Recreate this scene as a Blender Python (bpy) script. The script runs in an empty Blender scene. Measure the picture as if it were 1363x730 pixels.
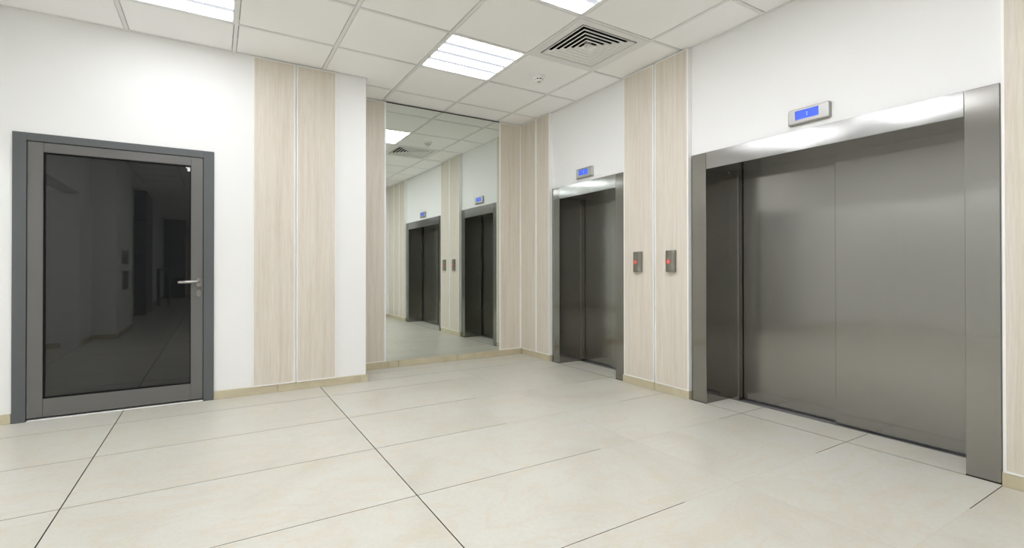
import bpy, bmesh, math, random
from mathutils import Vector, Matrix

# ---------------------------------------------------------------- camera, world, exposure
S = 1.2                                   # measured units -> metres
sc = bpy.context.scene
col = sc.collection
cam_data = bpy.data.cameras.new('camera')
cam = bpy.data.objects.new('camera', cam_data); col.objects.link(cam)
cam_data.sensor_width = 36.0
cam_data.lens = 649.18 / 1363 * 36.0
cam_data.shift_y = -(365.0 - 354.79) / 1363
cam_data.clip_start = 0.05
YAW, PITCH, ROLL = math.radians(31.3516), math.radians(0.2919), math.radians(-0.0467)
fw = Vector((math.sin(YAW) * math.cos(PITCH), math.cos(YAW) * math.cos(PITCH), math.sin(PITCH)))
rt = Vector((math.cos(YAW), -math.sin(YAW), 0)); up = rt.cross(fw)
rt, up = rt * math.cos(ROLL) + up * math.sin(ROLL), up * math.cos(ROLL) - rt * math.sin(ROLL)
CAMZ = 0.9062
m = Matrix((rt, up, -fw)).transposed().to_4x4()
m.translation = Vector((0, 0, CAMZ * S))
cam.matrix_world = m
sc.camera = cam

w = bpy.data.worlds.new('world'); sc.world = w; w.use_nodes = True
w.node_tree.nodes['Background'].inputs[0].default_value = (0.9, 0.95, 1, 1)
w.node_tree.nodes['Background'].inputs[1].default_value = 0.05
sc.view_settings.view_transform = 'Standard'
sc.view_settings.look = 'None'
sc.view_settings.gamma = 1.0
sc.view_settings.use_curve_mapping = False
sc.view_settings.exposure = 0.28
LAMP = 11.0                               # radiance of the ceiling light diffusers
sc.cycles.max_bounces = 16
sc.cycles.diffuse_bounces = 10
sc.cycles.glossy_bounces = 8
sc.cycles.caustics_reflective = True
sc.cycles.caustics_refractive = False
sc.cycles.sample_clamp_indirect = 6.0

# ---------------------------------------------------------------- room measures (units)
H = 2.448                                 # ceiling
YL, YB, XR, XC = 3.973, 4.431, 2.838, 1.04   # door wall, mirror wall, lift wall, end of door wall
XW, YR, XH = -1.35, -0.25, 2.30           # side wall, rear wall, right side of hall behind
GX, GY, G = 0.1136, 3.5176, 0.6           # ceiling grid
TX, TY, TW, TH = 0.6927, 2.462, 1.1904, 0.5952  # floor tiling
SK = 0.058                                # skirting height
rnd = random.Random(7)

# ---------------------------------------------------------------- materials
def mat(name, color=(.8, .8, .8), rough=.5, metal=0., spec=.5, build=None):
    M = bpy.data.materials.new(name); M.use_nodes = True
    nt = M.node_tree; b = nt.nodes['Principled BSDF']
    b.inputs['Base Color'].default_value = (*color, 1)
    b.inputs['Roughness'].default_value = rough
    b.inputs['Metallic'].default_value = metal
    b.inputs['Specular IOR Level'].default_value = spec
    if build: build(nt, b)
    return M

def N(nt, t, **kw):
    n = nt.nodes.new(t)
    for k, v in kw.items():
        if k in n.inputs: n.inputs[k].default_value = v
        else: setattr(n, k, v)
    return n

def ramp(nt, stops, fac):
    r = nt.nodes.new('ShaderNodeValToRGB')
    e = r.color_ramp.elements
    while len(e) > len(stops): e.remove(e[-1])
    while len(e) < len(stops): e.new(0.5)
    for q, (pos, c) in zip(e, stops):
        q.position = pos; q.color = (*c, 1)
    nt.links.new(fac, r.inputs[0])
    return r

def coords(nt, scale, random_offset=True, kind='Object'):
    tc = nt.nodes.new('ShaderNodeTexCoord')
    mp = nt.nodes.new('ShaderNodeMapping'); mp.inputs['Scale'].default_value = scale
    src = tc.outputs[kind]
    if random_offset:
        oi = nt.nodes.new('ShaderNodeObjectInfo')
        mu = N(nt, 'ShaderNodeMath', operation='MULTIPLY'); mu.inputs[1].default_value = 37.0
        nt.links.new(oi.outputs['Random'], mu.inputs[0])
        ad = N(nt, 'ShaderNodeVectorMath', operation='ADD')
        nt.links.new(src, ad.inputs[0]); nt.links.new(mu.outputs[0], ad.inputs[1])
        src = ad.outputs[0]
    nt.links.new(src, mp.inputs[0])
    return mp.outputs[0]

def bump(nt, b, height, strength, dist=.002):
    bp = nt.nodes.new('ShaderNodeBump'); bp.inputs['Strength'].default_value = strength
    bp.inputs['Distance'].default_value = dist
    nt.links.new(height, bp.inputs['Height']); nt.links.new(bp.outputs[0], b.inputs['Normal'])

def paint_build(nt, b):
    v = coords(nt, (1, 1, 1), False)
    n = N(nt, 'ShaderNodeTexNoise', Scale=240.0, Detail=3.0); nt.links.new(v, n.inputs['Vector'])
    bump(nt, b, n.outputs['Fac'], .08, .001)
wall_paint = mat('wall_paint', (.855, .86, .85), .6, spec=.3, build=paint_build)

def ctile_build(nt, b):
    v = coords(nt, (1, 1, 1))
    n = N(nt, 'ShaderNodeTexNoise', Scale=300.0, Detail=4.0); nt.links.new(v, n.inputs['Vector'])
    bump(nt, b, n.outputs['Fac'], .12, .001)
tile_white = mat('mineral_ceiling_tile', (.965, .965, .96), .9, spec=.15, build=ctile_build)
grid_white = mat('white_enamel', (.80, .80, .79), .4, spec=.4)
plenum = mat('dark_plenum', (.05, .05, .05), .9, spec=.1)
trim_white = mat('white_edge_profile', (.90, .90, .88), .3, spec=.5)
plaster = mat('detector_plastic', (.9, .9, .88), .4)
black = mat('black_void', (.006, .006, .006), .8, spec=.1)
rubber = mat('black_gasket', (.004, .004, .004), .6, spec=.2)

def floor_build(nt, b):
    v = coords(nt, (1, 1, 1))
    w1 = N(nt, 'ShaderNodeTexNoise', Scale=.9, Detail=6.0, Roughness=.55, Distortion=1.6)
    nt.links.new(v, w1.inputs['Vector'])
    base = ramp(nt, [(.26, (.515, .492, .415)), (.44, (.58, .565, .495)), (.62, (.605, .595, .535)), (.8, (.585, .575, .51))], w1.outputs['Fac'])
    w2 = N(nt, 'ShaderNodeTexNoise', Scale=1.1, Detail=5.0, Roughness=.5, Distortion=2.6)
    mp2 = N(nt, 'ShaderNodeMapping'); mp2.inputs['Location'].default_value = (4.2, 9.1, 1.3)
    mp2.inputs['Rotation'].default_value = (0, 0, .6); mp2.inputs['Scale'].default_value = (1, 2.1, 1)
    nt.links.new(v, mp2.inputs[0]); nt.links.new(mp2.outputs[0], w2.inputs['Vector'])
    vein = ramp(nt, [(.46, (0, 0, 0)), (.498, (1, 1, 1)), (.503, (1, 1, 1)), (.56, (0, 0, 0))], w2.outputs['Fac'])
    mx = N(nt, 'ShaderNodeMix', data_type='RGBA')
    nt.links.new(base.outputs[0], mx.inputs['A'])
    mx.inputs['B'].default_value = (.58, .52, .40, 1)
    ml = N(nt, 'ShaderNodeMath', operation='MULTIPLY'); ml.inputs[1].default_value = .42
    nt.links.new(vein.outputs[0], ml.inputs[0]); nt.links.new(ml.outputs[0], mx.inputs['Factor'])
    sp = N(nt, 'ShaderNodeTexNoise', Scale=60.0, Detail=4.0); nt.links.new(v, sp.inputs['Vector'])
    mx2 = N(nt, 'ShaderNodeMix', data_type='RGBA', blend_type='MULTIPLY'); mx2.inputs['Factor'].default_value = 1
    spr = ramp(nt, [(.3, (.94, .94, .93)), (.7, (1, 1, 1))], sp.outputs['Fac'])
    nt.links.new(mx.outputs['Result'], mx2.inputs['A']); nt.links.new(spr.outputs[0], mx2.inputs['B'])
    nt.links.new(mx2.outputs['Result'], b.inputs['Base Color'])
    rr = N(nt, 'ShaderNodeMapRange'); rr.inputs['To Min'].default_value = .30; rr.inputs['To Max'].default_value = .44
    nt.links.new(w1.outputs['Fac'], rr.inputs['Value']); nt.links.new(rr.outputs[0], b.inputs['Roughness'])
stone = mat('cream_porcelain', (.72, .69, .6), .36, spec=.45, build=floor_build)

def skirt_build(nt, b):
    v = coords(nt, (1, 1, 1))
    n = N(nt, 'ShaderNodeTexNoise', Scale=5.0, Detail=5.0, Distortion=1.0); nt.links.new(v, n.inputs['Vector'])
    r = ramp(nt, [(.3, (.50, .445, .305)), (.7, (.60, .545, .39))], n.outputs['Fac'])
    nt.links.new(r.outputs[0], b.inputs['Base Color'])
skirt = mat('beige_skirting_stone', (.66, .6, .48), .45, build=skirt_build)

grout = mat('dark_joint', (.03, .026, .02), .9, spec=.1)
pale_grout = mat('pale_grout', (.60, .57, .49), .9, spec=.1)

def wood_build(nt, b):
    v = coords(nt, (1, 1, 1))
    def st(sx, sz):
        mp = N(nt, 'ShaderNodeMapping'); mp.inputs['Scale'].default_value = (sx, sx, sz)
        nt.links.new(v, mp.inputs[0]); return mp.outputs[0]
    a = N(nt, 'ShaderNodeTexNoise', Scale=1.0, Detail=6.0, Roughness=.65, Distortion=.6); nt.links.new(st(30, .9), a.inputs['Vector'])
    f = N(nt, 'ShaderNodeTexNoise', Scale=1.0, Detail=4.0, Roughness=.7); nt.links.new(st(160, 5), f.inputs['Vector'])
    ra = ramp(nt, [(.22, (.645, .575, .48)), (.5, (.72, .664, .58)), (.75, (.76, .712, .635))], a.outputs['Fac'])
    rf = ramp(nt, [(.3, (.86, .85, .83)), (.6, (1, 1, 1))], f.outputs['Fac'])
    mx = N(nt, 'ShaderNodeMix', data_type='RGBA', blend_type='MULTIPLY'); mx.inputs['Factor'].default_value = .8
    nt.links.new(ra.outputs[0], mx.inputs['A']); nt.links.new(rf.outputs[0], mx.inputs['B'])
    nt.links.new(mx.outputs['Result'], b.inputs['Base Color'])
    bump(nt, b, f.outputs['Fac'], .12, .001)
wood = mat('bleached_oak_laminate', (.68, .6, .49), .5, spec=.35, build=wood_build)

def steel_build(aniso, wav, broad=0):
    def fn(nt, b):
        tg = N(nt, 'ShaderNodeTangent', direction_type='UV_MAP'); tg.uv_map = 'UVMap'
        nt.links.new(tg.outputs[0], b.inputs['Tangent'])
        b.inputs['Anisotropic'].default_value = aniso
        v = coords(nt, (1, 1, 1))
        mp = N(nt, 'ShaderNodeMapping'); mp.inputs['Scale'].default_value = (420, 420, 3)
        nt.links.new(v, mp.inputs[0])
        n = N(nt, 'ShaderNodeTexNoise', Scale=1.0, Detail=3.0); nt.links.new(mp.outputs[0], n.inputs['Vector'])
        rr = N(nt, 'ShaderNodeMapRange'); rr.inputs['To Min'].default_value = b.inputs['Roughness'].default_value - .04
        rr.inputs['To Max'].default_value = b.inputs['Roughness'].default_value + .05
        nt.links.new(n.outputs['Fac'], rr.inputs['Value']); nt.links.new(rr.outputs[0], b.inputs['Roughness'])
        big = N(nt, 'ShaderNodeTexNoise', Scale=3.2, Detail=1.0); nt.links.new(v, big.inputs['Vector'])
        bump(nt, b, big.outputs['Fac'], wav, .004)
        if broad:
            b2 = nt.nodes.new('ShaderNodeBsdfPrincipled')
            b2.inputs['Base Color'].default_value = b.inputs['Base Color'].default_value
            b2.inputs['Metallic'].default_value = 1; b2.inputs['Roughness'].default_value = .42
            mx = nt.nodes.new('ShaderNodeMixShader'); mx.inputs[0].default_value = broad
            nt.links.new(b.outputs[0], mx.inputs[1]); nt.links.new(b2.outputs[0], mx.inputs[2])
            nt.links.new(mx.outputs[0], nt.nodes['Material Output'].inputs[0])
    return fn
steel = mat('brushed_steel', (.315, .309, .288), .135, 1.0, build=steel_build(.93, .25, .14))
steel_head = mat('brushed_steel_header', (.40, .40, .39), .15, 1.0, build=steel_build(.9, .6))
sill_metal = mat('aluminium_sill', (.36, .36, .37), .45, 1.0)
mirror_mat = mat('mirror_glass', (.77, .815, .775), .003, 1.0)
frame_grey = mat('blue_grey_lacquer', (.108, .116, .118), .5, spec=.4)
leaf_grey = mat('warm_grey_lacquer', (.142, .141, .133), .42, spec=.45)
dark_glass = mat('dark_tinted_glass', (.012, .013, .013), .02, spec=.5)
dark_glass.node_tree.nodes['Principled BSDF'].inputs['IOR'].default_value = 1.65
chrome = mat('satin_nickel', (.44, .425, .40), .3, 1.0)
silver = mat('satin_silver', (.40, .395, .38), .33, 1.0)
bronze = mat('dark_bronze_metal', (.27, .262, .225), .40, .85)
paper = mat('white_paper', (.85, .85, .85), .8)
cladding = mat('black_column_cladding', (.02, .022, .025), .25)

def emis(name, c, s, base=(.8, .8, .8)):
    def fn(nt, b):
        b.inputs['Emission Color'].default_value = (*c, 1); b.inputs['Emission Strength'].default_value = s
    return mat(name, base, .4, build=fn)
lamp_mat = emis('lamp_diffuser', (.98, .987, 1.04), LAMP)
lcd = emis('blue_screen', (.05, .15, 1.0), .62, (.02, .04, .2))
lcd_ink = emis('screen_digit', (.40, .55, 1.0), .55, (.3, .4, .8))
red_led = emis('red_button_ring', (1, .06, .045), .45, (.4, .04, .03))
pale_led = emis('button_face', (1, .3, .25), .12, (.45, .25, .22))

# ---------------------------------------------------------------- mesh builder
class MB:
    def __init__(self): self.bm = bmesh.new()
    def box(self, x0, x1, y0, y1, z0, z1, bevel=0, seg=1):
        b = bmesh.new(); bmesh.ops.create_cube(b, size=1)
        for v in b.verts:
            v.co = Vector(((x0 + x1) / 2 + v.co.x * (x1 - x0), (y0 + y1) / 2 + v.co.y * (y1 - y0), (z0 + z1) / 2 + v.co.z * (z1 - z0)))
        if bevel: bmesh.ops.bevel(b, geom=list(b.edges), offset=bevel, segments=seg, affect='EDGES', profile=.5)
        return self._add(b)
    def _add(self, b):
        me = bpy.data.meshes.new('t'); b.to_mesh(me); b.free(); self.bm.from_mesh(me); bpy.data.meshes.remove(me); return self
    def prism(self, pts, z0, z1):
        b = bmesh.new()
        lo = [b.verts.new((x, y, z0)) for x, y in pts]; hi = [b.verts.new((x, y, z1)) for x, y in pts]
        n = len(pts)
        b.faces.new(lo[::-1]); b.faces.new(hi)
        for i in range(n): b.faces.new((lo[i], lo[(i + 1) % n], hi[(i + 1) % n], hi[i]))
        bmesh.ops.recalc_face_normals(b, faces=b.faces)
        return self._add(b)
    def solid(self, pts, axis, length_vec):
        """polygon of 3D points extruded along a vector"""
        b = bmesh.new(); L = Vector(length_vec)
        lo = [b.verts.new(Vector(q)) for q in pts]; hi = [b.verts.new(Vector(q) + L) for q in pts]
        n = len(pts); b.faces.new(lo); b.faces.new(hi[::-1])
        for i in range(n): b.faces.new((lo[i], lo[(i + 1) % n], hi[(i + 1) % n], hi[i]))
        bmesh.ops.recalc_face_normals(b, faces=b.faces)
        return self._add(b)
    def lathe(self, prof, c, axis='Z', seg=32):
        b = bmesh.new(); c = Vector(c); rings = []
        def P(r, h, a):
            x, y = r * math.cos(a), r * math.sin(a)
            return c + (Vector((x, y, h)) if axis == 'Z' else Vector((h, x, y)) if axis == 'X' else Vector((x, h, y)))
        for r, h in prof:
            rings.append([b.verts.new(P(r, h, 2 * math.pi * k / seg)) for k in range(seg)] if r > 1e-6 else [b.verts.new(P(0, h, 0))])
        for A, B in zip(rings, rings[1:]):
            for k in range(seg):
                k2 = (k + 1) % seg
                if len(A) == 1: b.faces.new((A[0], B[k], B[k2]))
                elif len(B) == 1: b.faces.new((A[k], A[k2], B[0]))
                else: b.faces.new((A[k], A[k2], B[k2], B[k]))
        bmesh.ops.recalc_face_normals(b, faces=b.faces)
        for f in b.faces: f.smooth = True
        return self._add(b)
    def tube(self, path, r, seg=14):
        b = bmesh.new(); rings = []; path = [Vector(q) for q in path]
        for i, q in enumerate(path):
            d = (path[min(i + 1, len(path) - 1)] - path[max(i - 1, 0)]).normalized()
            u = d.cross(Vector((0, 0, 1))).normalized(); v = u.cross(d)
            rr = r[i] if isinstance(r, (list, tuple)) else r
            rings.append([b.verts.new(q + (u * math.cos(2 * math.pi * k / seg) + v * math.sin(2 * math.pi * k / seg)) * rr) for k in range(seg)])
        for A, B in zip(rings, rings[1:]):
            for k in range(seg): b.faces.new((A[k], A[(k + 1) % seg], B[(k + 1) % seg], B[k]))
        b.faces.new(rings[0][::-1]); b.faces.new(rings[-1])
        bmesh.ops.recalc_face_normals(b, faces=b.faces)
        for f in b.faces: f.smooth = True
        return self._add(b)
    def mesh(self, material, o=(0, 0, 0), name='mesh'):
        bm = self.bm; o = Vector(o)
        uv = bm.loops.layers.uv.new('UVMap')
        bm.normal_update()
        for f in bm.faces:
            n = f.normal; ax = max(range(3), key=lambda i: abs(n[i]))
            for l in f.loops:
                c = l.vert.co
                l[uv].uv = (c.y, c.z) if ax == 0 else (c.x, c.z) if ax == 1 else (c.y, c.x)
        for v in bm.verts: v.co = (v.co - o) * S
        me = bpy.data.meshes.new(name); bm.to_mesh(me); bm.free()
        me.materials.append(material)
        return me
    def build(self, name, material, parent=None, o=(0, 0, 0)):
        ob = bpy.data.objects.new(name, self.mesh(material, o, name)); col.objects.link(ob)
        if parent is None: ob.location = Vector(o) * S
        else: ob.parent = parent
        return ob

def empty(name, o):
    e = bpy.data.objects.new(name, None); col.objects.link(e); e.location = Vector(o) * S
    e.empty_display_size = .1
    return e
def tag(o, label=None, cat=None, group=None, kind=None):
    if label: o['label'] = label
    if cat: o['category'] = cat
    if group: o['group'] = group
    if kind: o['kind'] = kind
    return o
def inst(name, me, loc, parent):
    ob = bpy.data.objects.new(name, me); col.objects.link(ob); ob.parent = parent
    ob.location = Vector(loc) * S
    return ob
def child_copy(src, parent):
    c = src.copy(); col.objects.link(c); c.parent = parent
    for k in list(src.children): child_copy(k, c)
    return c

# ================================================================ SETTING
XS, YS = -3.2, -14.0                      # far ends of side space and hall
# ---- floor: slab (grout bed) + single tiles
fl = MB()
fl.box(XS, 3.3, YS, YB + .2, -.14, -.011)
floor = tag(fl.build('floor', grout), 'cream stone tile floor of large oblong tiles with dark joints', 'floor', kind='structure')
JG, JK = .0015, .0021
def region_tiles(x0, x1, y0, y1):
    i0, i1 = math.floor((x0 - TX) / TW), math.ceil((x1 - TX) / TW)
    j0, j1 = math.floor((y0 - TY) / TH), math.ceil((y1 - TY) / TH)
    for i in range(i0, i1):
        for j in range(j0, j1):
            a, b = max(x0, TX + i * TW), min(x1, TX + (i + 1) * TW)
            c, d = max(y0, TY + j * TH), min(y1, TY + (j + 1) * TH)
            if b - a > .02 and d - c > .02: yield a, b, c, d
tile_cache = {}
def floor_tile(a, b, c, d):
    key = (round(b - a, 4), round(d - c, 4))
    hx, hy = (b - a) / 2 - JK, (d - c) / 2 - JG
    if key not in tile_cache:
        tile_cache[key] = MB().box(-hx, hx, -hy, hy, -.0105, 0).mesh(stone, name='tile')
        tile_cache[key].materials.append(grout)
        for pl in tile_cache[key].polygons: pl.material_index = 0 if pl.normal.z > .5 else 1
    inst('tile', tile_cache[key], ((a + b) / 2, (c + d) / 2, 0), floor)
for r in region_tiles(XW, 2.815, YR, YL): floor_tile(*r)
for r in region_tiles(XC, 2.815, YL, YB):
    floor_tile(*r)
for y0, y1 in ((.797, 2.122), (2.99, 3.76)):
    for r in region_tiles(2.815, 3.068, y0, y1): floor_tile(*r)
for r in region_tiles(XW, XH, -6.5, YR): floor_tile(*r)
MB().box(XW, XH, YS, -6.52, -.003, 0).build('hall_floor', stone, floor)
MB().box(XS, XW - .002, .475, YL, -.003, 0).build('side_floor', stone, floor)

# pale grout filling the joints towards the lifts
gf = MB()
xg = TX + TW
gf.box(xg - JK, xg + JK, YR, YB, -.009, -.0002)
for j in range(-4, 4):
    y = TY + j * TH
    a, b = 1.46 + .2 * ((j * 7) % 3) / 2, 2.35 + .25 * ((j * 5) % 4) / 3
    gf.box(a, xg - JG, y - JG, y + JG, -.009, -.0002).box(xg + JG, b, y - JG, y + JG, -.009, -.0002)
gf.build('grout_fill', pale_grout, floor)
# ---- walls
T = .2
wl = MB()
DX0, DX1, DZ = -.985, -.035, 1.695         # opening for the glass door
wl.box(XS, DX0, YL, YB + T, 0, H + .1).box(DX1, XC, YL, YB + T, 0, H + .1).box(DX0, DX1, YL, YB + T, DZ, H + .1)
wall_left = tag(wl.build('wall_left', wall_paint), 'white painted wall around the grey glass door', 'wall', kind='structure')
wall_back = tag(MB().box(XC + .001, XR - .001, YB, YB + T, 0, H + .1).build('wall_back', wall_paint), 'white wall behind the tall mirror', 'wall', kind='structure')
wr = MB()
LZ = 1.64
for y0, y1 in ((YR - .2, .74), (2.18, 2.945), (3.81, YB + T)): wr.box(XR, XR + .31, y0, y1, 0, H + .1)
for y0, y1 in ((.74, 2.18), (2.945, 3.81)): wr.box(XR, XR + .31, y0, y1, LZ, H + .1)
wr.box(XR + .36, XR + .42, YR - .2, YB + T, 0, H + .1)
wall_right = tag(wr.build('wall_right', wall_paint), 'white painted wall holding the two lift entrances', 'wall', kind='structure')
wall_rear = tag(MB().box(XH, XR - .001, YR - .2, YR, 0, H + .1).build('wall_rear', wall_paint), 'white wall behind the viewpoint facing the mirror', 'wall', kind='structure')
ws = MB()
ws.box(XW - .16, XW, YR + .05, .475, 0, H + .1)
ws.box(XW - .16, XW, .475, YL - .001, 1.80, H + .1)
ws.box(XS, XW - .16, .30, .475, 0, H + .1)
ws.box(XS - .1, XS, .3, YL - .001, 0, H + .1)
ws.box(XW - .16, -1.10, -1.62, YR + .05, 0, H + .1)
ws.box(XW - .35, XW, YS, -1.62, 0, H + .1)
wall_side = tag(ws.build('wall_side', wall_paint), 'white stepped wall of the hall seen in the door glass', 'wall', kind='structure')
wh = MB()
wh.box(XH, XH + .1, YS, YR - .201, 0, H + .1).box(XW, XH, YS - .1, YS, 0, H + .1)
tag(wh.build('wall_hall', wall_paint), 'white far walls of the hall behind the viewpoint', 'wall', kind='structure')

# ---- skirting tiles
def skirting(name, segs, label):
    e = tag(empty(name, (0, 0, 0)), label, 'skirting', kind='structure')
    for s in segs: MB().box(*s, .0015).build('skirting_tile', skirt, e)
    return e
d = .012
skirting('baseboard_left', [(XS, -1.019, YL - d, YL, 0, SK), (-.004, .395, YL - d, YL, 0, SK), (.397, .99, YL - d, YL, 0, SK),
          (.992, XC + .012, YL - d, YL, 0, SK), (XC, XC + .012, YL + .001, YB - .022, 0, SK)], 'beige stone skirting along the white door wall')
skirting('baseboard_back', [(XC + .013, 1.36, YB - .034, YB, 0, SK), (1.362, 1.45, YB - .034, YB, 0, SK), (1.452, 2.04, YB - .034, YB, 0, SK), (2.042, XR - .041, YB - .034, YB, 0, SK)],
         'beige stone skirting under the mirror')
skirting('baseboard_right', [(XR - .04, XR, 3.884, YB - .035, 0, SK), (XR - .04, XR, 2.555, 2.886, 0, SK), (XR - .04, XR, 2.246, 2.553, 0, SK), (XR - .04, XR, .08, .676, 0, SK), (XR - .04, XR, YR + .013, .078, 0, SK)],
         'beige stone skirting beneath the oak panels of the lift wall')
skirting('baseboard_rear', [(XH, XR - .041, YR, YR + .012, 0, SK)], 'beige stone skirting of the wall behind the viewpoint')
skirting('baseboard_side', [(XW, XW + .012, YR + .063, .475, 0, SK), (XW + .001, -1.10, YR + .05, YR + .062, 0, SK), (-1.10, -1.088, -1.62, YR + .062, 0, SK),
          (XS, XW - .16, .475, .487, 0, SK), (XW, XW + .012, YS, -1.62, 0, SK)], 'beige stone skirting of the stepped hall wall')

# ---- oak panels: board + thin white edge profile
PZ0, PZ1 = SK + .001, H - .010
def panel_y(parent, x0, x1, yf, yb):       # on a wall facing -Y
    e = MB().box(x0 + .006, x1 - .006, yf + .0015, yb, PZ0 + .006, PZ1 - .006).build('wood_panel', wood, parent)
    p = .008
    m = MB().box(x0, x0 + p, yf, yb, PZ0, PZ1).box(x1 - p, x1, yf, yb, PZ0, PZ1).box(x0 + p, x1 - p, yf, yb, PZ0, PZ0 + p).box(x0 + p, x1 - p, yf, yb, PZ1 - p, PZ1)
    m.build('edge_profile', trim_white, e)
def panel_x(parent, y0, y1, xf, xb, p=.010):       # on a wall facing -X
    e = MB().box(xf + .0015, xb, y0 + .006, y1 - .006, PZ0 + .006, PZ1 - .006).build('wood_panel', wood, parent)
    m = MB().box(xf, xb, y0, y0 + p, PZ0, PZ1).box(xf, xb, y1 - p, y1, PZ0, PZ1).box(xf, xb, y0 + p, y1 - p, PZ0, PZ0 + .008).box(xf, xb, y0 + p, y1 - p, PZ1 - .008, PZ1)
    m.build('edge_profile', trim_white, e)
PF = YL - .020
panel_y(wall_left, .232, .511, PF, YL)
panel_y(wall_left, .522, .806, PF, YL)
BF = YB - .020
panel_y(wall_back, XC + .004, 1.330, BF, YB)
panel_y(wall_back, 2.540, XR - .0425, BF, YB)
XP = XR - .042
panel_x(wall_right, 2.246, 2.547, XP, XR)
panel_x(wall_right, 2.557, 2.870, XP, XR)
panel_x(wall_right, 3.888, 4.119, XP, XR, .009)
panel_x(wall_right, 4.121, YB - .0205, XP, XR, .009)
for k in range(3):
    panel_x(wall_right, .672 - .303 * (k + 1) + .003, .672 - .303 * k, XP, XR)
MB().box(2.532, 2.5395, BF - .001, YB, PZ0, PZ1).build('mirror_side_bead', trim_white, wall_back)
MB().box(1.3305, 1.3365, BF - .001, YB, PZ0, PZ1).build('mirror_side_bead', trim_white, wall_back)

# ---- suspended ceiling
ceil = MB().box(XS, 3.3, YS, YB + T, H + .11, H + .16)
ceiling = tag(ceil.build('ceiling', plenum), 'suspended white grid ceiling of square mineral tiles', 'ceiling', kind='structure')
BW = .011                                  # half width of a tee bar
TG = .004                                  # shadow gap beside the bar
WA = .018                                  # wall angle
lights = {(-1, -1), (2, -1), (-1, -3), (2, -3), (-1, -5), (2, -5), (1, -4), (1, -6), (1, -9), (1, -12), (1, -15), (1, -19), (1, -24), (-5, -1), (-5, -3), (-5, -5)}  # grid lights plus added fill lights over lobby, hall and side space
vents = {(3, -2)}
ct_cache = {}
def ctile(a, b, c, d):
    key = (round(b - a, 4), round(d - c, 4))
    if key not in ct_cache:
        hx, hy = (b - a) / 2, (d - c) / 2
        ct_cache[key] = MB().box(-hx, hx, -hy, hy, 0, .016, .0008).mesh(tile_white, name='ceiling_tile')
    inst('ceiling_tile', ct_cache[key], ((a + b) / 2, (c + d) / 2, H + .0005), ceiling)
def cell(i, j, x0, x1, y0, y1):
    gx0, gx1, gy0, gy1 = GX + i * G, GX + (i + 1) * G, GY + j * G, GY + (j + 1) * G
    e = BW + TG
    a = gx0 + e if gx0 > x0 + .02 else x0 + .001
    b = gx1 - e if gx1 < x1 - .02 else x1 - .001
    c = gy0 + e if gy0 > y0 + .02 else y0 + .001
    d_ = gy1 - e if gy1 < y1 - .02 else y1 - .001
    return a, b, c, d_
YC1 = -3.0
for i in range(-3, 5):
    for j in range(-11, 2):
        if (i, j) in lights or (i, j) in vents: continue
        gx0, gy0 = GX + i * G, GY + j * G
        # lobby in front of the door wall, mirror alcove, hall behind
        for (x0, x1, y0, y1) in ((XW, XR, YR, YL), (XC, XR, YL, YB), (XW, XH, YC1, YR)):
            if gx0 + G <= x0 + .03 or gx0 >= x1 - .03 or gy0 + G <= y0 + .03 or gy0 >= y1 - .03: continue
            if j == 0 and i >= 1 and y0 == YL: continue                 # covered by the tile that runs on
            Y1 = y1
            if j == 0 and i >= 2 and y0 == YR: Y1 = YB
            if j == -7 and i <= 3:
                if y0 == YR: continue
                Y1 = YL
            a, b, c, d_ = cell(i, j, x0, x1, y0, Y1)
            if j == 0 and i == 1:                                         # L-shaped tile round the wall end
                e = BW + TG; dd = GY + G - e
                MB().prism([(a, c), (b, c), (b, dd), (XC + .001, dd), (XC + .001, YL - .001), (a, YL - .001)], H + .0005, H + .0165).build('ceiling_tile', tile_white, ceiling)
                continue
            if b - a > .02 and d_ - c > .02: ctile(a, b, c, d_)
HX0, HX1 = GX + G, GX + 2 * G
hc = MB().box(XW, HX0, YS, YC1, H, H + .02).box(HX1, XH, YS, YC1, H, H + .02)
edge = YS
for j in (-24, -19, -15, -12):
    hc.box(HX0, HX1, edge, GY + j * G, H, H + .02); edge = GY + (j + 1) * G
hc.box(HX0, HX1, edge, YC1, H, H + .02)
hc.build('hall_ceiling', tile_white, ceiling)
LX, LY_ = GX - 5 * G, GY - 3 * G
scl = MB().box(XS, LX, .475, YL, H, H + .02).box(LX + G, XW - .16, .475, YL, H, H + .02)
edge = .475
for j in (-5, -3, -1):
    scl.box(LX, LX + G, edge, GY + j * G, H, H + .02); edge = GY + (j + 1) * G
scl.box(LX, LX + G, edge, YL, H, H + .02)
scl.build('side_ceiling', tile_white, ceiling)
# tee bars
def bar(x0, x1, y0, y1):
    MB().box(x0, x1, y0, y1, H - .0015, H + .03).build('grid_bar', grid_white, ceiling)
for i in range(-2, 5):
    x = GX + i * G
    y0 = YR if x > XH else YC1
    y1 = YB if x > XC else YL
    bar(x - BW, x + BW, y0 + .001, y1 - .001)
for j in range(-10, 2):
    y = GY + j * G
    if y > YL: xs = [XC] + [GX + i * G for i in range(2, 5)] + [XR]
    elif y < YR: xs = [XW] + [GX + i * G for i in range(-2, 4)] + [XH]
    else: xs = [XW] + [GX + i * G for i in range(-2, 5)] + [XR]
    for a, b in zip(xs, xs[1:]):
        a2 = a + (BW if a not in (XC, XW) else .001); b2 = b - (BW if b not in (XR, XH) else .001)
        bar(a2, b2, y - BW * .9, y + BW * .9)
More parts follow.
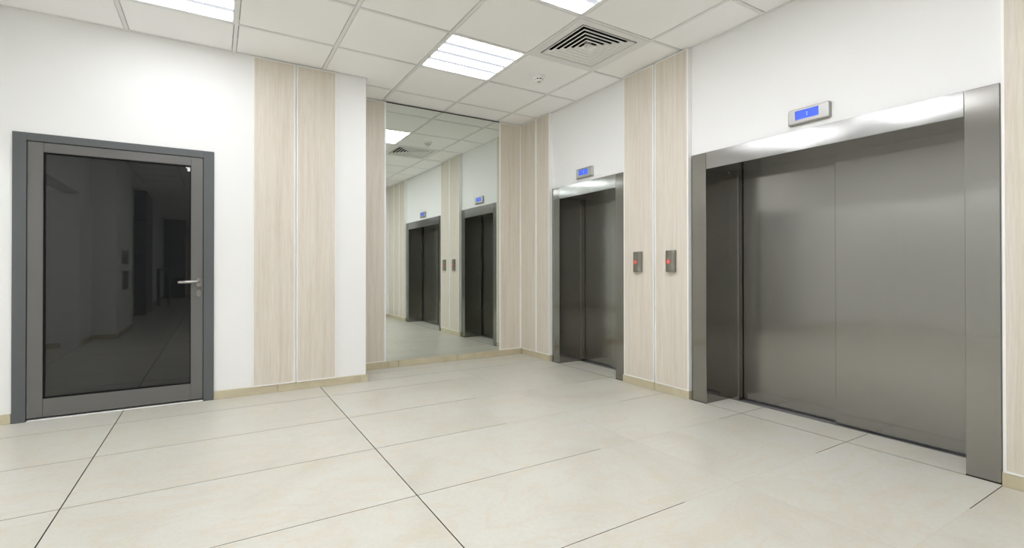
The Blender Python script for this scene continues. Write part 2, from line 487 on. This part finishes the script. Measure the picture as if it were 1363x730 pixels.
# wall angles
def wall_angle(n, *bx): tag(MB().box(*bx).build('trim_%d' % n, grid_white), None, None, kind='structure')
z0, z1 = H - .002, H + .0004
tr = [tag(MB().box(*bx, z0, z1).build('trim_%d' % (k + 1), grid_white), lab, 'trim', kind='structure') for k, (bx, lab) in enumerate([
    ((XW, XC + .014, YL - WA, YL), 'thin white edge strip where ceiling meets the door wall'),
    ((XC + .0145, XR - WA, YB - WA, YB), 'thin white edge strip where ceiling meets the mirror wall'),
    ((XR - WA, XR, YR, YB), 'thin white edge strip where ceiling meets the lift wall'),
    ((XC, XC + .014, YL + .0005, YB), 'short white edge strip on the end of the door wall'),
    ((XH, XR - WA, YR, YR + WA), 'thin white edge strip over the wall behind the viewpoint')])]

# ================================================================ DOOR
dr = tag(empty('door_1', (-.51, YL, 0)), 'grey framed door with a large dark glass pane and lever handle', 'door', kind='structure')
O = (-.51, YL, 0)
FY = YL - .012
FX0, FX1, FZ = -1.016, -.005, 1.719       # frame outside
LX0, LX1, LZ0, LZ1 = -.952, -.070, .018, 1.669   # leaf
GX0, GX1, GZ0, GZ1 = -.882, -.139, .127, 1.611   # glass
b = .0015
MB().box(FX0, LX0 - .003, FY, YL + .06, 0, FZ, b).build('frame_jamb', frame_grey, dr, O)
MB().box(LX1 + .003, FX1, FY, YL + .06, 0, FZ, b).build('frame_jamb', frame_grey, dr, O)
MB().box(LX0 - .003, LX1 + .003, FY, YL + .06, LZ1 + .003, FZ, b).build('frame_head', frame_grey, dr, O)
MB().box(LX0 - .0029, LX1 + .0029, YL + .03, YL + .058, .004, LZ1 + .0029).build('frame_rebate', black, dr, O)
LY, LYB = YL - .006, YL + .028
MB().box(LX0, GX0, LY, LYB, LZ0, LZ1, b).build('leaf_stile', leaf_grey, dr, O)
MB().box(GX1, LX1, LY, LYB, LZ0, LZ1, b).build('leaf_stile', leaf_grey, dr, O)
MB().box(GX0 + .0005, GX1 - .0005, LY + .0003, LYB, LZ0, GZ0, b).build('leaf_rail', leaf_grey, dr, O)
MB().box(GX0 + .0005, GX1 - .0005, LY + .0003, LYB, GZ1, LZ1, b).build('leaf_rail', leaf_grey, dr, O)
g = .009
gm = MB()
for bx in ((GX0, GX0 + g, GZ0, GZ1), (GX1 - g * .6, GX1, GZ0, GZ1), (GX0 + g, GX1 - g * .6, GZ0, GZ0 + g), (GX0 + g, GX1 - g * .6, GZ1 - g, GZ1)):
    gm.box(bx[0], bx[1], LY + .004, LYB, bx[2], bx[3])
gm.build('gasket', rubber, dr, O)
pane = MB().box(GX0 + g, GX1 - g * .6, LY + .012, LY + .022, GZ0 + g, GZ1 - g).build('glass_pane', dark_glass, dr, O)
sx, sz = GX1 - .0055, GZ1 - .010
stk = MB().solid([(sx, LY + .0105, sz), (sx - .026, LY + .0105, sz), (sx - .024, LY + .0105, sz - .008), (sx - .016, LY + .0105, sz - .012), (sx - .017, LY + .0105, sz - .024), (sx - .012, LY + .0105, sz - .030), (sx, LY + .0105, sz - .028)], 1, (0, .001, 0))
tag(stk.build('paper_scrap', paper, pane, O), 'torn white scrap of sticker in the upper glass corner')
MB().box(LX0, LX1, YL - .008, YL + .03, 0.0003, .007, .001).build('threshold', grid_white, dr, O)
# lever handle and lock rose
hx, hz = -.094, .815
def rose(cx, cz, hw, hh, y0, y1):
    m = MB(); b2 = bmesh.new(); n = 28; lo, hi = [], []
    for k in range(n):
        a = 2 * math.pi * k / n
        x = cx + hw * math.cos(a); z_ = cz + (hh - hw) * (1 if math.sin(a) > 0 else -1) + hw * math.sin(a)
        lo.append(b2.verts.new((x, y0, z_))); hi.append(b2.verts.new((x, y1, z_)))
    b2.faces.new(lo); b2.faces.new(hi[::-1])
    for k in range(n): b2.faces.new((lo[k], lo[(k + 1) % n], hi[(k + 1) % n], hi[k]))
    bmesh.ops.recalc_face_normals(b2, faces=b2.faces)
    return m._add(b2)
hd = MB().tube([(hx, LY - .006, hz + .006), (hx, LY - .034, hz + .006), (hx - .004, LY - .044, hz + .006), (hx - .014, LY - .05, hz + .006), (hx - .06, LY - .05, hz + .004), (hx - .112, LY - .05, hz + .003), (hx - .117, LY - .05, hz + .003)],
               [.0085, .0085, .009, .0092, .0095, .0095, .006]).build('lever_handle', chrome, dr, O)
rose(hx, hz, .0125, .030, LY - .007, LY).build('handle_rose', chrome, hd, O)
lk = rose(hx, .742, .0125, .024, LY - .006, LY).build('lock_rose', chrome, dr, O)
ky = MB().lathe([(0, -.0085), (.0055, -.0085), (.0055, -.005)], (hx, LY, .747), 'Y', 16); ky.box(hx - .0028, hx + .0028, LY - .0085, LY - .0055, .729, .745)
ky.build('lock_cylinder', silver, lk, O)

# ================================================================ MIRROR
mo = (1.93, BF, SK)
mr_ = tag(empty('wall_mirror', mo), 'tall frameless wall mirror between two oak panels above stone skirting', 'mirror')
MB().box(1.337, 2.5315, BF, BF + .0175, SK + .0015, 2.434).build('mirror_pane', mirror_mat, mr_, mo)
MB().box(1.337, 2.5315, BF - .002, BF + .018, 2.4342, 2.4405).build('top_channel', black, mr_, mo)

# ================================================================ LIFT ENTRANCES
XF = XR - .017
def lift(name, label, y0, y1, o0, o1, seam, post):
    """y0..y1 outside of the architrave, o0..o1 opening, seam between panels, post = near edge of the inner post"""
    o = ((XF), (o0 + o1) / 2, 0)
    e = tag(empty(name, o), label, 'elevator', 'steel lift entrances')
    Z0, Z1 = 1.577, 1.690
    def jamb(ya, yb, side):
        m_ = MB()
        m_.box(XF, XF + .0165, ya, yb, 0.0005, Z1, .0022, 2)
        if side > 0: m_.box(XF + .0165, 3.066, ya, ya + .012, 0.0005, Z0 + .01)
        else: m_.box(XF + .0165, 3.066, yb - .012, yb, 0.0005, Z0 + .01)
        return m_.build('jamb', steel, e, o)
    jamb(y0, o0, -1); jamb(o1, y1, 1)
    MB().box(XF + .0005, XF + .0165, o0 + .001, o1 - .001, Z0, Z1, .001).build('header', steel_head, e, o)
    MB().box(XF + .0168, 3.083, o0 + .0005, seam, Z0 + .001, Z0 + .012).box(XF + .0168, 3.1185, seam, o1 - .0005, Z0 + .001, Z0 + .012).build('soffit', steel, e, o)
    MB().box(3.0665, 3.15, post, o1 + .0115, .001, Z0 - .0005, .002, 2).build('inner_post', steel, e, o)
    MB().box(3.085, 3.108, o0 - .03, seam, .012, 1.615, .003, 2).build('door_panel', steel, e, o)
    MB().box(3.120, 3.142, seam - .04, post - .004, .012, 1.615, .0015).build('door_panel', steel, e, o)
    MB().box(3.1085, 3.1195, seam - .012, seam - .001, .014, Z0).build('seam_shade_strip', rubber, e, o)  # black strip put behind the seam to stand for its contact shade
    s = MB().box(3.069, 3.16, o0 - .03, post, -.003, -.0005)
    for x0, x1 in ((3.069, 3.083), (3.110, 3.118), (3.145, 3.16)): s.box(x0, x1, o0 - .03, post, -.0005, .003)
    s.build('sill', sill_metal, e, o)
    MB().box(3.151, 3.19, o0 - .06, o1 + .04, -.0005, 1.63).build('shaft_backing', black, e, o)
    return e
lift('elevator_entrance', 'wide brushed steel lift entrance with two sliding panels, nearest, at right', .682, 2.240, .797, 2.122, 1.447, 2.050)
lift('elevator_entrance', 'narrower brushed steel lift entrance between the mirror corner and call buttons', 2.890, 3.874, 2.990, 3.760, 3.330, 3.735)

# ---- floor indicators over the lifts
def indicator(yc, label):
    o = (XR, yc, 1.727)
    e = tag(empty('floor_indicator', o), label, 'display', 'lift floor displays')
    hw, z0, z1 = .112, 1.722, 1.812
    sy0, sy1, sz0, sz1 = yc - .056, yc + .071, 1.749, 1.799
    X0, X1 = XR - .021, XR
    m_ = MB()
    def ring(x, ya, yb, za, zb): return [(x, ya, za), (x, yb, za), (x, yb, zb), (x, ya, zb)]
    # bevelled housing with a recessed window
    bm = bmesh.new()
    R = []
    def rr(x, ya, yb, za, zb, r):
        pts = []
        for cy, cz, a0 in ((yb - r, zb - r, 0), (ya + r, zb - r, 90), (ya + r, za + r, 180), (yb - r, za + r, 270)):
            for k in range(4):
                a = math.radians(a0 + k * 30); pts.append(bm.verts.new((x, cy + r * math.cos(a), cz + r * math.sin(a))))
        return pts
    R.append(rr(X1, yc - hw, yc + hw, z0, z1, .009))
    R.append(rr(X0 + .006, yc - hw, yc + hw, z0, z1, .009))
    R.append(rr(X0 + .001, yc - hw + .005, yc + hw - .005, z0 + .005, z1 - .005, .008))
    R.append(rr(X0, yc - hw + .010, yc + hw - .010, z0 + .010, z1 - .010, .007))
    R.append(rr(X0, sy0, sy1, sz0, sz1, .001))
    R.append(rr(X0 + .004, sy0, sy1, sz0, sz1, .001))
    for A, B in zip(R, R[1:]):
        for k in range(16): bm.faces.new((A[k], A[(k + 1) % 16], B[(k + 1) % 16], B[k]))
    bm.faces.new(R[0])
    bmesh.ops.recalc_face_normals(bm, faces=bm.faces)
    m_._add(bm); m_.build('housing', silver, e, o)
    scn = MB().box(X0 + .0035, X0 + .006, sy0 - .001, sy1 + .001, sz0 - .001, sz1 + .001).build('screen', lcd, e, o)
    yd = (sy0 + sy1) / 2
    MB().box(X0 + .003, X0 + .0036, yd - .0012, yd + .0012, sz0 + .014, sz1 - .014).box(X0 + .003, X0 + .0036, yd, yd + .005, sz1 - .018, sz1 - .0155).build('digit', lcd_ink, scn, o)
    return e
indicator(1.457, 'blue lit lift display on white wall over the wide nearest lift')
indicator(3.390, 'blue lit lift display on white wall over the narrower lift by the mirror')

# ---- call stations on the oak panels
def call(yc, label):
    z0, z1 = .882, 1.037
    o = (XP, yc, z0)
    e = tag(empty('call_station', o), label, 'call button', 'lift call buttons')
    hw, dep = .043, .026
    prof = []
    for k in range(13):
        t = -1 + 2 * k / 12
        prof.append((XP - dep * (1 - .55 * abs(t) ** 3.2), yc + hw * t))
    pts = [(XP, yc - hw)] + prof + [(XP, yc + hw)]
    MB().prism(pts, z0, z1).build('housing', bronze, e, o)
    xb = XP - dep
    yb_, zb = yc + .006, .957
    rg = MB().lathe([(.0105, .002), (.0165, .002), (.0165, -.0025), (.0135, -.004), (.0105, -.0025), (.0105, .002)], (xb, yb_, zb), 'X', 24).build('button_ring', red_led, e, o)
    MB().lathe([(0, -.003), (.010, -.0025), (.010, .002)], (xb, yb_, zb), 'X', 20).build('button_cap', pale_led, rg, o)
    return e
call(2.712, 'bronze lift call button with red ring on the farther oak panel')
call(2.392, 'bronze lift call button with red ring on the nearer oak panel')

# ================================================================ CEILING FITTINGS
def light(i, j):
    x0, x1, y0, y1 = GX + i * G + BW, GX + (i + 1) * G - BW, GY + j * G + BW, GY + (j + 1) * G - BW
    return x0, x1, y0, y1
def make_light():
    e = empty('ceiling_light', (0, 0, 0))
    h = G / 2 - BW - .0005; f = .011
    m_ = MB()
    for bx in ((-h, h, -h, -h + f), (-h, h, h - f, h), (-h, -h + f, -h + f, h - f), (h - f, h, -h + f, h - f)): m_.box(*bx, 0, .02)
    m_.box(-h, h, -h, h, .02, .06)
    m_.build('frame', grid_white, e)
    a = h - f; wd = 2 * a / 4
    for k in range(4):
        y0 = -a + k * wd
        MB().box(-a, a, y0 + .024, y0 + wd - .024, .004, .012, .002).build('diffuser', lamp_mat, e)
    for k in range(1, 4):
        y = -a + k * wd
        MB().box(-a, a, y - .0238, y + .0238, .006, .014).build('reflector_rib', rib_mat, e)
    return e
rib_mat = emis('lit_reflector_rib', (.86, .90, 1.0), LAMP * .05, (.12, .125, .13))
LL = {(-1, -1): 'square lit ceiling light above the glass door wall, cut by the picture edge',
      (2, -1): 'square lit ceiling light between the mirror and the smoke detector, seen whole',
      (2, -3): 'square lit ceiling light touching the air vent corner, cut by the top picture edge',
      (-1, -3): 'square lit ceiling light just overhead before the glass door, out of frame',
      (2, -5): 'square lit ceiling light near the wide lift and rear wall, out of frame',
      (-1, -5): 'square lit ceiling light right over the viewpoint, out of frame',
      (1, -4): 'added square fill light over the middle of the lobby floor, out of frame',  # this and the next are added off the light pattern, unseen, for fill
      (1, -6): 'added square fill light right before the rear wall line, out of frame',
      (1, -9): 'added square fill light in the hall, nearest behind the viewpoint',  # hall lights are added out of view to even out the lobby light
      (1, -12): 'added square fill light in the hall, next behind the nearest one',
      (1, -15): 'added square fill light in the hall, third behind the viewpoint',
      (1, -19): 'added square fill light in the hall, fourth behind the viewpoint',
      (-5, -1): 'added square fill light in the side space, nearest the door wall, out of frame',  # side space lights are added, unseen, to brighten lobby and steel doors
      (-5, -5): 'added square fill light in the side space, farthest from the door wall, out of frame',
      (-5, -3): 'added square fill light in the middle of the side space, out of frame',
      (1, -24): 'added square fill light in the hall, farthest behind'}
proto = None
for k, (ij, lab) in enumerate(LL.items()):
    if proto is None: proto = L_ = make_light()
    else: L_ = child_copy(proto, None)
    i, j = ij
    L_.location = Vector((GX + (i + .5) * G, GY + (j + .5) * G, H + .0005)) * S
    tag(L_, lab, 'ceiling light', 'square ceiling lights')

# ---- air vent
vx, vy = GX + 3.5 * G, GY - 1.5 * G
vo = (vx, vy, H)
ve = tag(empty('ceiling_vent', vo), 'square four way ceiling air vent with dark gaps between nested white vanes', 'vent')
h = G / 2 - BW - .0005; oh = .238
m_ = MB()
for bx in ((-h, h, -h, -oh), (-h, h, oh, h), (-h, -oh, -oh, oh), (oh, h, -oh, oh)): m_.box(vx + bx[0], vx + bx[1], vy + bx[2], vy + bx[3], H - .003, H + .004)
m_.build('flange', grid_white, ve, vo)
m_ = MB()
for bx in ((-h, h, -h, -oh - .002), (-h, h, oh + .002, h), (-h, -oh - .002, -oh, oh), (oh + .002, h, -oh, oh)): m_.box(vx + bx[0], vx + bx[1], vy + bx[2], vy + bx[3], H + .0042, H + .095)
m_.box(vx - h, vx + h, vy - h, vy + h, H + .095, H + .1)
m_.build('duct_box', black, ve, vo)
def vane(s0, zl, zh, run, th=.0035):
    """square conical vane: lower outer edge at half size s0, rising inwards"""
    bm = bmesh.new()
    def sq(s, z): return [bm.verts.new((vx + a * s, vy + c * s, z)) for a, c in ((-1, -1), (1, -1), (1, 1), (-1, 1))]
    R = [sq(s0, zl), sq(s0 - .003, zl), sq(s0 - .003, zl + .005), sq(s0 - run, zh), sq(s0 - run + .002, zh + .002), sq(s0, zl + .007)]
    for k in range(6):
        A, B = R[k], R[(k + 1) % 6]
        for q in range(4): bm.faces.new((A[q], A[(q + 1) % 4], B[(q + 1) % 4], B[q]))
    bmesh.ops.recalc_face_normals(bm, faces=bm.faces)
    return MB()._add(bm)
for k in range(6):
    vane(.226 - .0365 * k, H - .006, H + .017, .028).build('vane', trim_white, ve, vo)
MB().box(vx - .016, vx + .016, vy - .016, vy + .016, H - .003, H + .03).build('centre_plate', grid_white, ve, vo)

# ---- smoke detector
so = (GX + 3.5 * G, GY - .5 * G, H)
sd = tag(empty('smoke_detector', so), 'small round white smoke detector on a ceiling tile beside the lit panel', 'smoke detector')
MB().lathe([(0, 0), (.050, 0), (.050, -.008), (.047, -.012), (.040, -.014), (.038, -.022), (0, -.022)], so).build('base', plaster, sd, so)
MB().lathe([(.030, -.022), (.030, -.031), (0, -.031)], so).build('sensor_chamber', black, sd, so)
rib = MB()
for k in range(8):
    a = 2 * math.pi * (k + .3) / 8; c_, s_ = math.cos(a), math.sin(a)
    P = lambda r, t: (so[0] + r * c_ - t * s_, so[1] + r * s_ + t * c_)
    rib.prism([P(.026, -.0035), (P(.034, -.0035)), P(.034, .0035), P(.026, .0035)], H - .032, H - .0215)
rib.build('cage_rib', plaster, sd, so)
cap = MB().lathe([(.034, -.031), (.033, -.036), (.026, -.042), (.012, -.044), (0, -.044)], so).build('cap', plaster, sd, so)
MB().lathe([(.013, -.0442), (.013, -.0455), (.009, -.0458), (.009, -.0442)], so).build('test_ring', leaf_grey, cap, so)

# ================================================================ HALL SEEN IN THE DOOR GLASS
def column(y0, y1, x1, label):
    o = ((XW + x1) / 2, (y0 + y1) / 2, 0)
    e = tag(empty('dark_column', o), label, 'column', 'dark columns of the hall')
    zs = [.0, .62, 1.24, 1.86, H]
    for a, b_ in zip(zs, zs[1:]): MB().box(XW + .013, x1, y0, y1, a + .003, b_ - .003, .003).build('cladding_panel', cladding, e, o)
column(-5.15, -3.95, -1.155, 'nearer black clad column of the hall reflected in the door glass')
column(-10.9, -10.4, -.81, 'farther black clad column of the hall reflected in the door glass')
to = (-1.08, -6.9, 0)
te = tag(empty('turnstile', to), 'dark turnstile in the hall reflected in the door glass', 'turnstile')
MB().box(-1.22, -1.16, -7.0, -6.8, 0, .86, .006).build('post', cladding, te, to)
MB().box(-1.01, -.96, -7.0, -6.8, 0, .82, .006).build('post', cladding, te, to)
MB().box(-1.22, -.94, -7.02, -6.78, .862, .92, .01).build('top_rail', cladding, te, to)
tag(MB().box(-1.0995, -1.092, -1.15, -.62, .98, 1.17, .002).build('wall_plate', chrome, None, (-1.0995, -.88, .98)), 'upper steel plate on the stepped hall wall reflected in the door glass', 'plate', 'steel plates in the hall')
tag(MB().box(-1.0995, -1.092, -1.15, -.62, .62, .88, .002).build('wall_plate', chrome, None, (-1.0995, -.88, .62)), 'lower steel plate on the stepped hall wall reflected in the door glass', 'plate', 'steel plates in the hall')
